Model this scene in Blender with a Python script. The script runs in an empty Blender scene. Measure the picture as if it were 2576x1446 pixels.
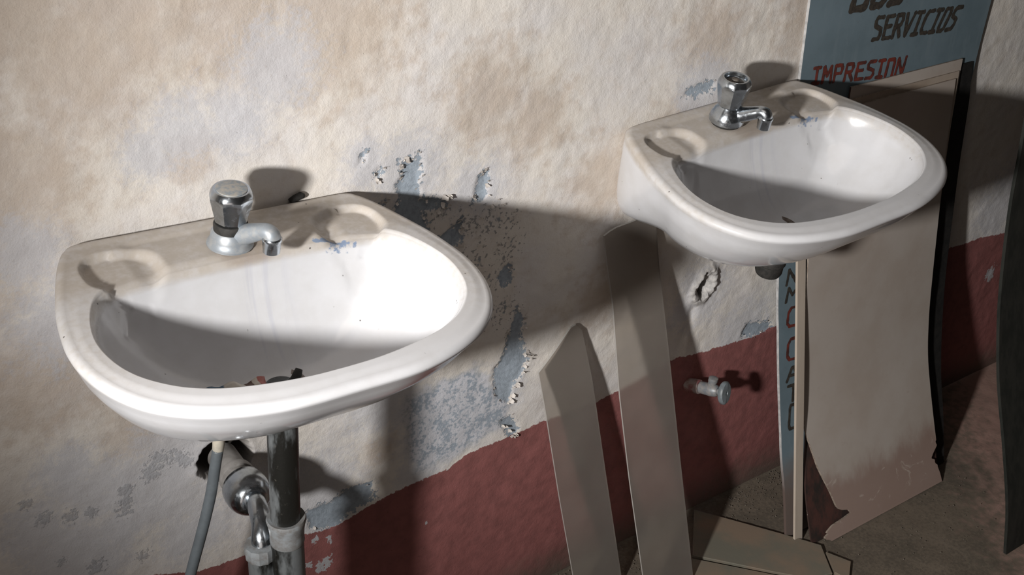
import bpy, bmesh, math, random
import numpy as np
from mathutils import Vector, Matrix
random.seed(7); RNG = np.random.RandomState(11)
S = bpy.context.scene
COL = S.collection

# ------------------------------------------------------------------ camera
YAW, PIT, ROL = 0.6505, 0.5390, 0.0662
FPX = 3023.56
fwd = Vector((math.sin(YAW)*math.cos(PIT), math.cos(YAW)*math.cos(PIT), -math.sin(PIT)))
rgt = Vector((math.cos(YAW), -math.sin(YAW), 0)); up = rgt.cross(fwd)
r2 = rgt*math.cos(ROL)+up*math.sin(ROL); u2 = up*math.cos(ROL)-rgt*math.sin(ROL)
cd = bpy.data.cameras.new('camera'); cam = bpy.data.objects.new('camera', cd); COL.objects.link(cam)
cam.matrix_world = Matrix(((r2.x, u2.x, -fwd.x, -0.4661), (r2.y, u2.y, -fwd.y, -1.1879), (r2.z, u2.z, -fwd.z, 1.5267), (0, 0, 0, 1)))
cd.sensor_fit = 'HORIZONTAL'; cd.sensor_width = 36; cd.lens = FPX/2576*36; cd.clip_start = 0.01
S.camera = cam

# ------------------------------------------------------------------ light
w = bpy.data.worlds.new('world'); S.world = w; w.use_nodes = True
w.node_tree.nodes['Background'].inputs[0].default_value = (1.0, 0.92, 0.87, 1)
w.node_tree.nodes['Background'].inputs[1].default_value = 0.028
LPOS = Vector((-1.07, -0.89, 1.27))
ld = bpy.data.lights.new('lamp', 'SPOT'); lamp = bpy.data.objects.new('lamp', ld); COL.objects.link(lamp)
lamp.location = LPOS
tgt = Vector((1.5, -0.36, 0.66))
lamp.rotation_euler = (tgt-LPOS).to_track_quat('-Z', 'Y').to_euler()
ld.energy = 215; ld.spot_size = math.radians(81); ld.spot_blend = 1.0; ld.shadow_soft_size = 0.055
ld.color = (1.0, 0.965, 0.93)
fd = bpy.data.lights.new('room_fill', 'AREA'); fill = bpy.data.objects.new('room_fill', fd); COL.objects.link(fill)
fill.location = (-0.80, -1.25, 0.55); fill.rotation_euler = (Vector((0.3, 0, .65))-fill.location).to_track_quat('-Z', 'Y').to_euler()
fd.shape = 'RECTANGLE'; fd.size = .7; fd.size_y = .8; fd.energy = 1.4; fd.color = (1.0, .86, .77)
cdl = bpy.data.lights.new('overhead_fill', 'AREA'); ceil = bpy.data.objects.new('overhead_fill', cdl); COL.objects.link(ceil)
ceil.location = (-0.15, -0.75, 2.25); cdl.size = .9; cdl.energy = 3.0; cdl.color = (1.0, .87, .78)  # added overhead fill, no fixture there; lifts the shadow inside the bowls
S.view_settings.view_transform = 'Standard'; S.view_settings.look = 'None'
S.view_settings.exposure = 0.0; S.view_settings.gamma = 1.0; S.view_settings.use_curve_mapping = False

# ------------------------------------------------------------------ helpers
def link(name, me, mat=None, parent=None):
    o = bpy.data.objects.new(name, me); COL.objects.link(o)
    if mat is not None:
        for m in (mat if isinstance(mat, (list, tuple)) else [mat]): me.materials.append(m)
    if parent is not None: o.parent = parent
    return o
def mesh(name, V, F, smooth=True, sharp=None):
    me = bpy.data.meshes.new(name); me.from_pydata([tuple(map(float, v)) for v in V], [], F); me.update()
    if smooth:
        me.polygons.foreach_set('use_smooth', [True]*len(me.polygons))
        if sharp: me.set_sharp_from_angle(angle=math.radians(sharp))
    return me
def thing(name, label, cat, loc=(0, 0, 0), group=None):
    o = bpy.data.objects.new(name, None); COL.objects.link(o); o.location = loc
    o.empty_display_size = .02; tag(o, label, cat, group); return o
def tag(o, label, cat, group=None):
    o['label'] = label; o['category'] = cat
    if group: o['group'] = group
    return o
def lathe(prof, n=40, oct_amt=None, cx=0, cy=0):
    """prof: list of (radius, z); oct_amt: per-ring blend towards an octagon"""
    V = []; F = []
    for k, (r, z) in enumerate(prof):
        for i in range(n):
            a = 2*math.pi*i/n; rr = r
            if oct_amt and oct_amt[k]:
                q = (a % (math.pi/4))-math.pi/8
                rr = r*(1-oct_amt[k]+oct_amt[k]*math.cos(math.pi/8)/math.cos(q)*1.02)
            V.append((cx+rr*math.cos(a), cy+rr*math.sin(a), z))
    for k in range(len(prof)-1):
        for i in range(n):
            j = (i+1) % n; F.append((k*n+i, k*n+j, (k+1)*n+j, (k+1)*n+i))
    F.append(tuple(range(n))[::-1]); F.append(tuple((len(prof)-1)*n+i for i in range(n)))
    return V, F
def catmull(P, m):
    P = [Vector(p) for p in P]; out = []
    Q = [2*P[0]-P[1]]+P+[2*P[-1]-P[-2]]
    for i in range(1, len(Q)-2):
        for k in range(m):
            t = k/m; a, b, c, d = Q[i-1], Q[i], Q[i+1], Q[i+2]
            out.append(.5*((2*b)+(c-a)*t+(2*a-5*b+4*c-d)*t*t+(3*b-a-3*c+d)*t**3))
    out.append(P[-1]); return out
def tube(path, radii, n=24, cap=True, sx=1.0):
    """round tube along a list of points"""
    V = []; F = []; prev = None
    for k, p in enumerate(path):
        p = Vector(p); a = Vector(path[max(k-1, 0)]); b = Vector(path[min(k+1, len(path)-1)])
        t = (b-a).normalized()
        if prev is None:
            ref = Vector((1, 0, 0)) if abs(t.x) < .9 else Vector((0, 1, 0))
            nx = (ref-t*ref.dot(t)).normalized()
        else: nx = (prev-t*prev.dot(t)).normalized()
        prev = nx; ny = t.cross(nx); r = radii[k] if hasattr(radii, '__len__') else radii
        for i in range(n):
            A = 2*math.pi*i/n; V.append(p+nx*(r*sx*math.cos(A))+ny*(r*math.sin(A)))
    for k in range(len(path)-1):
        for i in range(n):
            j = (i+1) % n; F.append((k*n+i, k*n+j, (k+1)*n+j, (k+1)*n+i))
    if cap: F.append(tuple(range(n))[::-1]); F.append(tuple((len(path)-1)*n+i for i in range(n)))
    return V, F
def smooth01(x): x = np.clip(x, 0, 1); return x*x*(3-2*x)
def vnoise(x, y, seed=0):
    """numpy value noise"""
    xi = np.floor(x).astype(int); yi = np.floor(y).astype(int); xf = smooth01(x-xi); yf = smooth01(y-yi)
    def hsh(a, b):
        n = (a*374761393+b*668265263+seed*982451653) & 0x7fffffff
        n = ((n ^ (n >> 13))*1274126177) & 0x7fffffff
        return ((n ^ (n >> 16)) & 0xffff)/65535.0
    a, b, c, d = hsh(xi, yi), hsh(xi+1, yi), hsh(xi, yi+1), hsh(xi+1, yi+1)
    return (a*(1-xf)+b*xf)*(1-yf)+(c*(1-xf)+d*xf)*yf
def fbm(x, y, seed=0, o=4):
    s = 0; A = .5
    for k in range(o): s = s+A*vnoise(x*2**k+17*k, y*2**k+5*k, seed+k); A *= .5
    return s/(1-.5**o)

# ------------------------------------------------------------------ node helper
class NT:
    def __init__(self, name):
        self.m = bpy.data.materials.new(name); self.m.use_nodes = True
        self.t = self.m.node_tree; self.b = self.t.nodes['Principled BSDF']; self.out = self.t.nodes['Material Output']
        self.tc = self.t.nodes.new('ShaderNodeTexCoord'); self.obj = self.tc.outputs['Object']
    def N(self, typ): return self.t.nodes.new(typ)
    def L(self, a, b):
        if hasattr(a, 'is_output'): self.t.links.new(a, b)
        else:
            if hasattr(b.default_value, '__len__') and not hasattr(a, '__len__'): a = (a,)*len(b.default_value)
            if hasattr(b.default_value, '__len__') and len(b.default_value) == 4 and len(a) == 3: a = tuple(a)+(1,)
            b.default_value = a
    def noise(self, scale, detail=4, rough=.6, co=None, dist=0, stretch=None):
        n = self.N('ShaderNodeTexNoise'); co = co or self.obj
        if stretch:
            mp = self.N('ShaderNodeMapping'); self.t.links.new(co, mp.inputs[0]); mp.inputs['Scale'].default_value = stretch; co = mp.outputs[0]
        self.t.links.new(co, n.inputs['Vector']); n.inputs['Scale'].default_value = scale
        n.inputs['Detail'].default_value = detail; n.inputs['Roughness'].default_value = rough; n.inputs['Distortion'].default_value = dist
        return n.outputs[0]
    def voro(self, scale, feature='F1'):
        n = self.N('ShaderNodeTexVoronoi'); n.feature = feature; self.t.links.new(self.obj, n.inputs['Vector']); n.inputs['Scale'].default_value = scale
        return n.outputs['Distance']
    def ramp(self, v, a, b):
        n = self.N('ShaderNodeMapRange'); n.interpolation_type = 'SMOOTHSTEP'; self.L(v, n.inputs[0])
        n.inputs[1].default_value = a; n.inputs[2].default_value = b; n.clamp = True; return n.outputs[0]
    def op(self, o, a, b=0.0):
        n = self.N('ShaderNodeMath'); n.operation = o; self.L(a, n.inputs[0]); self.L(b, n.inputs[1]); return n.outputs[0]
    def mul(self, a, b): return self.op('MULTIPLY', a, b)
    def add(self, a, b): return self.op('ADD', a, b)
    def mix(self, f, a, b):
        n = self.N('ShaderNodeMix'); n.data_type = 'RGBA'; self.L(f, n.inputs[0]); self.L(a, n.inputs[6]); self.L(b, n.inputs[7]); return n.outputs[2]
    def attr(self, name):
        n = self.N('ShaderNodeAttribute'); n.attribute_name = name; return n.outputs['Fac']
    def sep(self):
        n = self.N('ShaderNodeSeparateXYZ'); self.t.links.new(self.obj, n.inputs[0]); return n.outputs
    def bump(self, h, strength=.5, dist=.001, prev=None):
        n = self.N('ShaderNodeBump'); n.inputs['Strength'].default_value = strength; n.inputs['Distance'].default_value = dist
        self.L(h, n.inputs['Height'])
        if prev is not None: self.t.links.new(prev, n.inputs['Normal'])
        return n.outputs[0]
    def done(self, col=None, rough=None, nrm=None, metal=None, spec=None):
        if col is not None: self.L(col, self.b.inputs['Base Color'])
        if rough is not None: self.L(rough, self.b.inputs['Roughness'])
        if nrm is not None: self.t.links.new(nrm, self.b.inputs['Normal'])
        if metal is not None: self.L(metal, self.b.inputs['Metallic'])
        if spec is not None: self.b.inputs['Specular IOR Level'].default_value = spec
        return self.m
def plain(name, c1, c2, scale=40, rough=.6, metal=0, bump=.15, stretch=None, spec=.5, lo=.35, hi=.65):
    k = NT(name); n = k.noise(scale, 5, .65, stretch=stretch)
    return k.done(k.mix(k.ramp(n, lo, hi), c1, c2), rough, k.bump(n, bump, .0015), metal, spec)

# ------------------------------------------------------------------ back wall
RED = [(-1.5, .36), (-.128, .361), (-.061, .334), (.018, .33), (.082, .328), (.136, .316), (.162, .319), (.215, .332), (.277, .339), (.34, .338), (.376, .354), (.428, .356), (.506, .357), (.611, .356), (.679, .359), (.79, .384), (.838, .376), (.895, .373), (.945, .368), (.995, .364), (1.055, .37), (1.545, .396), (1.586, .392), (1.639, .391), (1.741, .378), (2.5, .38)]
POLY = {
 'A': [(.247, .869), (.259, .88), (.27, .875), (.28, .862), (.281, .845), (.274, .835), (.28, .816), (.318, .807), (.321, .791), (.281, .798), (.294, .778), (.291, .74), (.265, .745), (.236, .801), (.247, .824), (.241, .843), (.25, .852)],
 'A2': [(.276, .885), (.28, .881), (.278, .873), (.274, .877)], 'A3': [(.244, .877), (.254, .876), (.256, .872), (.247, .871)],
 'B': [(.383, .836), (.39, .825), (.384, .809), (.383, .791), (.363, .789), (.368, .806), (.371, .824)],
 'C': [(.21, .867), (.218, .873), (.228, .865), (.221, .863), (.212, .862)], 'C2': [(.194, .9), (.2, .903), (.197, .891), (.191, .886)],
 'D': [(.307, .75), (.338, .76), (.347, .77), (.349, .739), (.327, .72), (.301, .736)], 'D2': [(.218, .826), (.23, .828), (.221, .814), (.215, .815)],
 'E': [(.419, .675), (.437, .67), (.435, .644), (.422, .638), (.411, .657)],
 'F': [(.449, .599), (.465, .573), (.459, .539), (.479, .497), (.466, .472), (.452, .454), (.446, .426), (.423, .443), (.41, .485), (.432, .527), (.44, .567)],
 'H': [(.169, .379), (.205, .371), (.212, .338), (.162, .326), (.136, .316), (.104, .335), (.096, .365), (.137, .368)],
 'I': [(.738, .882), (.769, .889), (.789, .887), (.794, .872), (.765, .867), (.735, .875)],
 'K': [(.953, .374), (.968, .399), (1.025, .389), (1.041, .366), (.995, .366)],
 'M': [(.43, .395), (.452, .397), (.47, .363), (.455, .353)]}
GPOLY = [(.254, .506), (.314, .512), (.383, .523), (.414, .476), (.454, .431), (.442, .382), (.376, .362), (.276, .351), (.262, .417)]
BLUE = [(-.072, .958, .03), (.031, .977, .04), (-.034, .976, .04), (-.209, .57, .03), (-.177, .524, .04), (-.146, .529, .03), (-.257, .498, .035), (-.23, .452, .04), (-.198, .429, .04), (-.159, .457, .025), (-.079, .539, .05), (-.069, .462, .03), (.087, 1.033, .05), (.316, .425, .06), (.221, .519, .06), (.855, .526, .03), (.801, .481, .03), (-.216, .871, .04), (-.177, .779, .06), (.198, .886, .03), (.26, .86, .05), (.37, .81, .04), (.29, .36, .04), (-.068, .414, .04), (-.103, .498, .05), (.77, .875, .05), (.96, .39, .06), (.84, .50, .06), (.42, .45, .05), (.1, .38, .08), (1.7, .46, .08), (1.72, .30, .02), (.03, .44, .05)]
TAN = [(-.207, .958, .08), (-.073, 1.112, .1), (-.024, .94, .03), (.163, 1.068, .1), (.461, .892, .06), (.593, .772, .07), (.771, .96, .06), (.725, .82, .06), (-.222, .708, .08), (-.153, .717, .09), (.043, 1.086, .08), (.38, .941, .07), (-.131, 1.074, .1), (.604, .557, .05), (.215, .429, .03), (-.3, .9, .12), (-.2, 1.15, .12), (1.0, .98, .1), (-.12, .6, .05)]
FLECK = [(.391, .752, .03), (.425, .743, .025), (.421, .693, .03), (.435, .703, .025), (.406, .659, .03), (.42, .601, .035), (.358, .761, .03), (.33, .72, .03), (.37, .70, .03), (.30, .79, .03), (.45, .56, .02)]
CHIP = [(.110, .306, .006), (.134, .300, .005), (.136, .290, .004), (.088, .270, .005), (.1, .262, .006), (.125, .252, .012), (.118, .246, .008), (1.725, .285, .014), (1.733, .27, .010), (.65, .17, .004), (.3, .25, .003)]
GREYSPOT = [(-.262, .545, .008), (-.245, .515, .010), (-.11, .53, .014), (-.1, .545, .012), (-.215, .505, .010), (-.19, .50, .008), (-.144, .515, .010), (-.15, .485, .010), (-.148, .5, .009), (-.235, .44, .006), (-.135, .40, .009), (-.195, .41, .012), (-.078, .54, .012), (-.066, .528, .010)]
def psd(x, z, P):
    """signed distance (positive inside) to polygon"""
    P = np.array(P); d = np.full(x.shape, 1e9); ins = np.zeros(x.shape, bool); n = len(P)
    for i in range(n):
        a = P[i]; b = P[(i+1) % n]; ex, ez = b-a; px, pz = x-a[0], z-a[1]
        t = np.clip((px*ex+pz*ez)/(ex*ex+ez*ez), 0, 1); d = np.minimum(d, np.hypot(px-t*ex, pz-t*ez))
        c = ((a[1] > z) != (b[1] > z)) & (x < (b[0]-a[0])*(z-a[1])/(b[1]-a[1]+1e-12)+a[0]); ins ^= c
    return np.where(ins, d, -d)
def blobs(x, z, L):
    s = np.zeros(x.shape)
    for bx, bz, r in L:
        if L is BLUE and bz < .6 and bx < 0: r *= 1.25
        s = np.maximum(s, np.exp(-((x-bx)**2+(z-bz)**2)/(2*r*r)))
    return s
def grid_axis(lo, hi, a, b, fine, spans, ff):
    v = set(np.round(np.arange(lo, hi+.001, .08), 4)) | set(np.round(np.arange(a, b, fine), 4))
    for s0, s1 in spans: v |= set(np.round(np.arange(s0, s1, ff), 4))
    v = np.array(sorted(v)); return v[np.concatenate([[True], np.diff(v) > ff*.7])]
gx = grid_axis(-1.6, 2.3, -.36, 1.95, .004, [(-.06, .03), (.80, .885)], .0016)
gz = grid_axis(0, 2.4, 0, 1.22, .004, [(.47, .57)], .0016)
WX, WZ = np.meshgrid(gx, gz); wx, wz = WX.ravel(), WZ.ravel()
y = (fbm(wx*6, wz*6, 3)-.5)*.007+(fbm(wx*28, wz*28, 9)-.5)*.0016+(fbm(wx*90, wz*90, 21, 2)-.5)*.0010
ragg = (fbm(wx*60, wz*60, 5, 3)-.5)
# hole for the waste pipe, knocked through the plaster
H1 = [(-.020, .548), (-.040, .536), (-.050, .519), (-.048, .500), (-.036, .483), (-.014, .474), (.010, .480), (.022, .505), (.014, .535)]
d1 = psd(wx, wz, H1)+ragg*.012
y = y+.055*smooth01(d1/.010+.3)-.003*np.exp(-(d1/.014)**2)
# broken plug of plaster with a dark slit
ex = (wx-.838-.12*(wz-.515))/.027; ez = (wz-.517)/.035; e = np.hypot(ex, ez)+ragg*.35
y = y-.006*np.exp(-((e-.85)/.24)**2)+.004*smooth01((.7-e)/.3)+(fbm(wx*110, wz*110, 31, 3)-.5)*.010*smooth01((1.2-e)/.4)
sl = np.hypot((wx-.836-ragg*.016)/.0085, (wz-.519)/.026)
y = y+.06*smooth01((1.1-sl)/.30)
# shallow drag marks running down from the plug
y = y+.004*np.exp(-((wx-.82-.25*(wz-.46))/.012)**2)*smooth01((.5-wz)/.03)*smooth01((wz-.37)/.05)
y = np.where(wz < .02, y*.3, y)
peel = np.full(wx.shape, -1.0)
for P in POLY.values(): peel = np.maximum(peel, psd(wx, wz, P))
peel = np.maximum(peel, -.05)
y = y+.0022*smooth01((peel+ragg*.012)/.003+.5)      # paint layer missing: the surface steps in
sd_red = wz-np.interp(wx, [p[0] for p in RED], [p[1] for p in RED])
V = np.stack([wx, y, wz], -1)
nx_, nz_ = len(gx), len(gz)
idx = np.arange(nx_*nz_).reshape(nz_, nx_)
F = np.stack([idx[:-1, :-1], idx[:-1, 1:], idx[1:, 1:], idx[1:, :-1]], -1).reshape(-1, 4)
me = bpy.data.meshes.new('wall_back')
me.vertices.add(len(V)); me.vertices.foreach_set('co', V.astype(np.float32).ravel())
me.loops.add(F.size); me.loops.foreach_set('vertex_index', F.astype(np.int32).ravel())
me.polygons.add(len(F)); me.polygons.foreach_set('loop_start', np.arange(0, F.size, 4, dtype=np.int32))
me.polygons.foreach_set('use_smooth', np.ones(len(F), bool)); me.update(calc_edges=True); me.validate()
def setattr_(nm, arr):
    a = me.attributes.new(nm, 'FLOAT', 'POINT'); a.data.foreach_set('value', arr.astype(np.float32))
setattr_('peel', peel*40); setattr_('red', sd_red*40)
setattr_('blue', blobs(wx, wz, BLUE)); setattr_('tan', blobs(wx, wz, TAN)); setattr_('fleck', blobs(wx, wz, FLECK))
setattr_('salt', np.clip(psd(wx, wz, GPOLY)*40, -1, 1)); setattr_('spot', blobs(wx, wz, GREYSPOT))
setattr_('hole', np.maximum(smooth01(d1/.008+.6), smooth01((1.15-sl)/.3)))
setattr_('chip', blobs(wx, wz, CHIP))
setattr_('crust', smooth01((1.25-e)/.3))
k = NT('limewashed_plaster')
n1 = k.noise(9, 6, .62); n2 = k.noise(38, 5, .6); n3 = k.noise(170, 4, .6); n4 = k.noise(520, 2, .5); n5 = k.noise(3.2, 4, .6)
cream = k.mix(k.ramp(n1, .36, .66), (.705, .67, .62), (.67, .65, .64))
cream = k.mix(k.mul(k.ramp(n2, .45, .75), .35), cream, (.50, .42, .345))
cream = k.mix(k.mul(k.ramp(k.add(k.attr('tan'), k.mul(k.add(n2, -.5), 1.2)), .3, 1.0), .62), cream, (.46, .375, .30))
bl = k.ramp(k.add(k.attr('blue'), k.mul(k.add(k.add(k.mul(n2, .55), k.mul(n3, .45)), -.5), 2.4)), .28, .90)
cream = k.mix(k.mul(bl, .72), cream, (.55, .56, .60))
sp = k.ramp(k.add(k.attr('spot'), k.mul(k.add(n3, -.5), 2.2)), .55, .80)
cream = k.mix(k.mul(sp, .42), cream, (.27, .29, .325))
cream = k.mix(k.mul(k.ramp(n3, .60, .78), .30), cream, (.36, .30, .25))
cream = k.mix(k.mul(k.ramp(n4, .62, .78), .22), cream, (.34, .29, .25))
# salt-bloomed patch: bare blue wash under chalky white
salt = k.ramp(k.add(k.attr('salt'), k.mul(k.add(n2, -.5), 2.4)), -.35, .55)
saltc = k.mix(k.ramp(k.add(k.mul(n2, .5), k.mul(n3, .5)), .44, .54), (.29, .335, .39), (.53, .54, .58))
cream = k.mix(salt, cream, saltc)
fl = k.ramp(k.add(k.mul(k.attr('fleck'), .24), n3), .76, .82)
cream = k.mix(k.mul(fl, .75), cream, (.22, .225, .23))
fl2 = k.ramp(k.add(k.mul(k.attr('fleck'), .25), k.add(k.mul(n2, .7), k.mul(n3, .3))), .80, .86)
cream = k.mix(k.mul(fl2, .7), cream, (.25, .29, .32))
pl = k.ramp(k.add(k.attr('peel'), k.mul(k.add(k.add(k.mul(n3, .6), k.mul(n2, .4)), -.5), 2.3)), -.07, .05)
undr = k.mix(k.ramp(n3, .35, .7), (.335, .39, .45), (.27, .315, .365))
cream = k.mix(pl, cream, undr)
rd = k.ramp(k.add(k.attr('red'), k.add(k.mul(k.add(n3, -.5), .45), k.mul(k.add(n2, -.5), .4))), .03, -.03)
redc = k.mix(k.ramp(n2, .35, .7), (.27, .105, .10), (.215, .086, .082))
redc = k.mix(k.mul(k.ramp(n3, .62, .75), .4), redc, (.09, .035, .035))
chip = k.ramp(k.add(k.mul(k.attr('chip'), .50), k.add(n3, k.mul(n2, .35))), .97, 1.01)
redc = k.mix(chip, redc, (.40, .40, .42))
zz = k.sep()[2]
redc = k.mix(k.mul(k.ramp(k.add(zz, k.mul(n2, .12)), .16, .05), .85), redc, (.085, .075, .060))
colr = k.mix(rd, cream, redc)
colr = k.mix(k.mul(k.attr('crust'), .7), colr, k.mix(k.ramp(n3, .35, .65), (.50, .48, .45), (.32, .31, .30)))
colr = k.mix(k.mul(k.attr('hole'), .93), colr, (.045, .038, .032))
pits = k.ramp(k.noise(95, 3, .7), .71, .76)
hgt = k.add(k.mul(n4, .35), k.add(k.mul(n3, .8), k.mul(pits, -.8)))
hgt = k.add(hgt, k.mul(pl, -1.6)); hgt = k.add(hgt, k.mul(fl, -1.0)); hgt = k.add(hgt, k.mul(sp, k.mul(n3, 1.5)))
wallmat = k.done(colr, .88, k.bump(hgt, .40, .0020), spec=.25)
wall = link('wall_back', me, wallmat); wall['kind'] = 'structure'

# lifted flakes along the edges of the bare patches
flake_mat = plain('paint_flake_cream', (.62, .57, .52), (.52, .50, .48), 200, .85)
def flake_mesh(sz, curl):
    V = []; F = []; n = 4
    for j in range(n+1):
        a = curl*j/n; s = sz*j/n
        py = sz/curl*(1-math.cos(a)); pz = sz/curl*math.sin(a); wd = sz*(.7+.25*random.random())*(1-.45*(j/n)**2)
        for i in range(n):
            t = i/(n-1)-.5; V.append((t*wd+random.uniform(-1, 1)*sz*.08, -py-.0006, pz+random.uniform(-1, 1)*sz*.07))
    for j in range(n):
        for i in range(n-1): q = j*n+i; F.append((q, q+1, q+n+1, q+n))
    m = mesh('paint_flake', V, F); return m
fm = [flake_mesh(1.0, random.uniform(.9, 1.9)) for _ in range(7)]
for m in fm: m.materials.append(flake_mat)
gi = lambda x, z: float(y[np.argmin(np.abs(gz-z))*nx_+np.argmin(np.abs(gx-x))])
def flakes(P, n, lo, hi):
    P = np.array(P)
    for _ in range(n):
        i = random.randrange(len(P)); a, b = P[i], P[(i+1) % len(P)]; t = random.random()
        x, z = a+(b-a)*t; x += random.uniform(-.004, .004); z += random.uniform(-.004, .004)
        o = bpy.data.objects.new('paint_flake', random.choice(fm)); COL.objects.link(o); o.parent = wall
        sz = random.uniform(lo, hi)*.72; o.scale = (sz, sz, sz); o.location = (x, gi(x, z)-.0012, z)
        o.rotation_euler = (0, random.uniform(-.6, .6)+(math.pi if random.random() < .25 else math.atan2(*(a-P.mean(0)))*.6), 0)
for nm, n, lo, hi in (('A', 26, .005, .013), ('A2', 2, .004, .006), ('A3', 2, .004, .006), ('B', 16, .004, .010), ('C', 5, .004, .009), ('C2', 4, .003, .007), ('D', 8, .006, .012), ('D2', 3, .005, .010), ('E', 4, .004, .008), ('F', 26, .006, .014), ('M', 10, .005, .012), ('I', 3, .003, .005), ('K', 5, .004, .009), ('H', 4, .004, .008)):
    flakes(POLY[nm], n, lo, hi)
flakes([(.40, .78), (.435, .77), (.43, .72), (.39, .70), (.37, .74)], 16, .004, .008)

# ------------------------------------------------------------------ floor, side wall
fx = np.concatenate([np.arange(-1.6, .4, .1), np.arange(.4, 2.0, .01), np.arange(2.0, 2.31, .1)])
fy = np.concatenate([np.arange(-2.4, -.7, .1), np.arange(-.7, .051, .01)])
FX, FY = np.meshgrid(fx, fy); zz_ = (fbm(FX*25, FY*25, 44)-.5)*.004+(fbm(FX*90, FY*90, 45, 2)-.5)*.003*smooth01((FY+.25)/.1)
zz_ = zz_-zz_.max()
V = np.stack([FX.ravel(), FY.ravel(), zz_.ravel()], -1); nxf = len(fx)
idx = np.arange(len(V)).reshape(len(fy), nxf)
F = np.stack([idx[:-1, :-1], idx[:-1, 1:], idx[1:, 1:], idx[1:, :-1]], -1).reshape(-1, 4).tolist()
k = NT('worn_concrete_floor')
n1 = k.noise(6, 5, .6); n2 = k.noise(45, 5, .7); n3 = k.noise(180, 3, .6)
c = k.mix(k.ramp(n1, .35, .68), (.34, .215, .18), (.26, .175, .145))
c = k.mix(k.mul(k.ramp(n2, .58, .75), .3), c, (.15, .11, .085))
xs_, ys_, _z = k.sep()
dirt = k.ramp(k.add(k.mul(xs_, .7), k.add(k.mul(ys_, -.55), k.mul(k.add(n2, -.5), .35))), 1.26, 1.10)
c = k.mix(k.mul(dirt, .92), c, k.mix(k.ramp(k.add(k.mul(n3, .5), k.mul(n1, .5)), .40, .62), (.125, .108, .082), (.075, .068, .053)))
floor = link('floor', mesh('floor', V, F), k.done(c, .8, k.bump(k.add(n2, k.mul(n3, .6)), .3, .002), spec=.3)); floor['kind'] = 'structure'
wr = [(2.3, .05, -.05), (2.3, -2.4, -.05), (2.3, -2.4, 2.4), (2.3, .05, 2.4), (2.42, .05, -.05), (2.42, -2.4, -.05), (2.42, -2.4, 2.4), (2.42, .05, 2.4)]
o = link('wall_right', mesh('wall_right', wr, [(0, 1, 2, 3), (7, 6, 5, 4), (0, 4, 5, 1), (1, 5, 6, 2), (2, 6, 7, 3), (3, 7, 4, 0)], False), plain('dark_side_plaster', (.20, .18, .16), (.14, .12, .11), 12, .9)); o['kind'] = 'structure'

# ------------------------------------------------------------------ wash basins
OUT = [(0, .343), (.06, .3425), (.1, .3365), (.137, .325), (.167, .31), (.192, .290), (.210, .266), (.222, .24), (.229, .212), (.231, .185), (.229, .16), (.222, .12), (.210, .08), (.198, .045), (.187, .02), (.179, .008), (.165, .001), (.12, .0), (.06, .0), (0, .0)]
INN = [(0, .311), (.031, .310), (.064, .306), (.1, .299), (.126, .291), (.152, .277), (.175, .256), (.189, .235), (.197, .211), (.200, .185), (.197, .16), (.189, .135), (.178, .114), (.164, .101), (.145, .094), (.1, .089), (.05, .087), (0, .086)]
CV = .2
def polar(Ps):
    P = np.array([(p.x, p.y) for p in catmull([(a, b, 0) for a, b in Ps], 10)])
    th = np.arctan2(P[:, 0], P[:, 1]-CV); r = np.hypot(P[:, 0], P[:, 1]-CV); o = np.argsort(th)
    return lambda t: np.interp(np.abs((t+np.pi) % (2*np.pi)-np.pi), th[o], r[o])
rout, rin = polar(OUT), polar(INN)
ROLL = .0092
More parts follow.
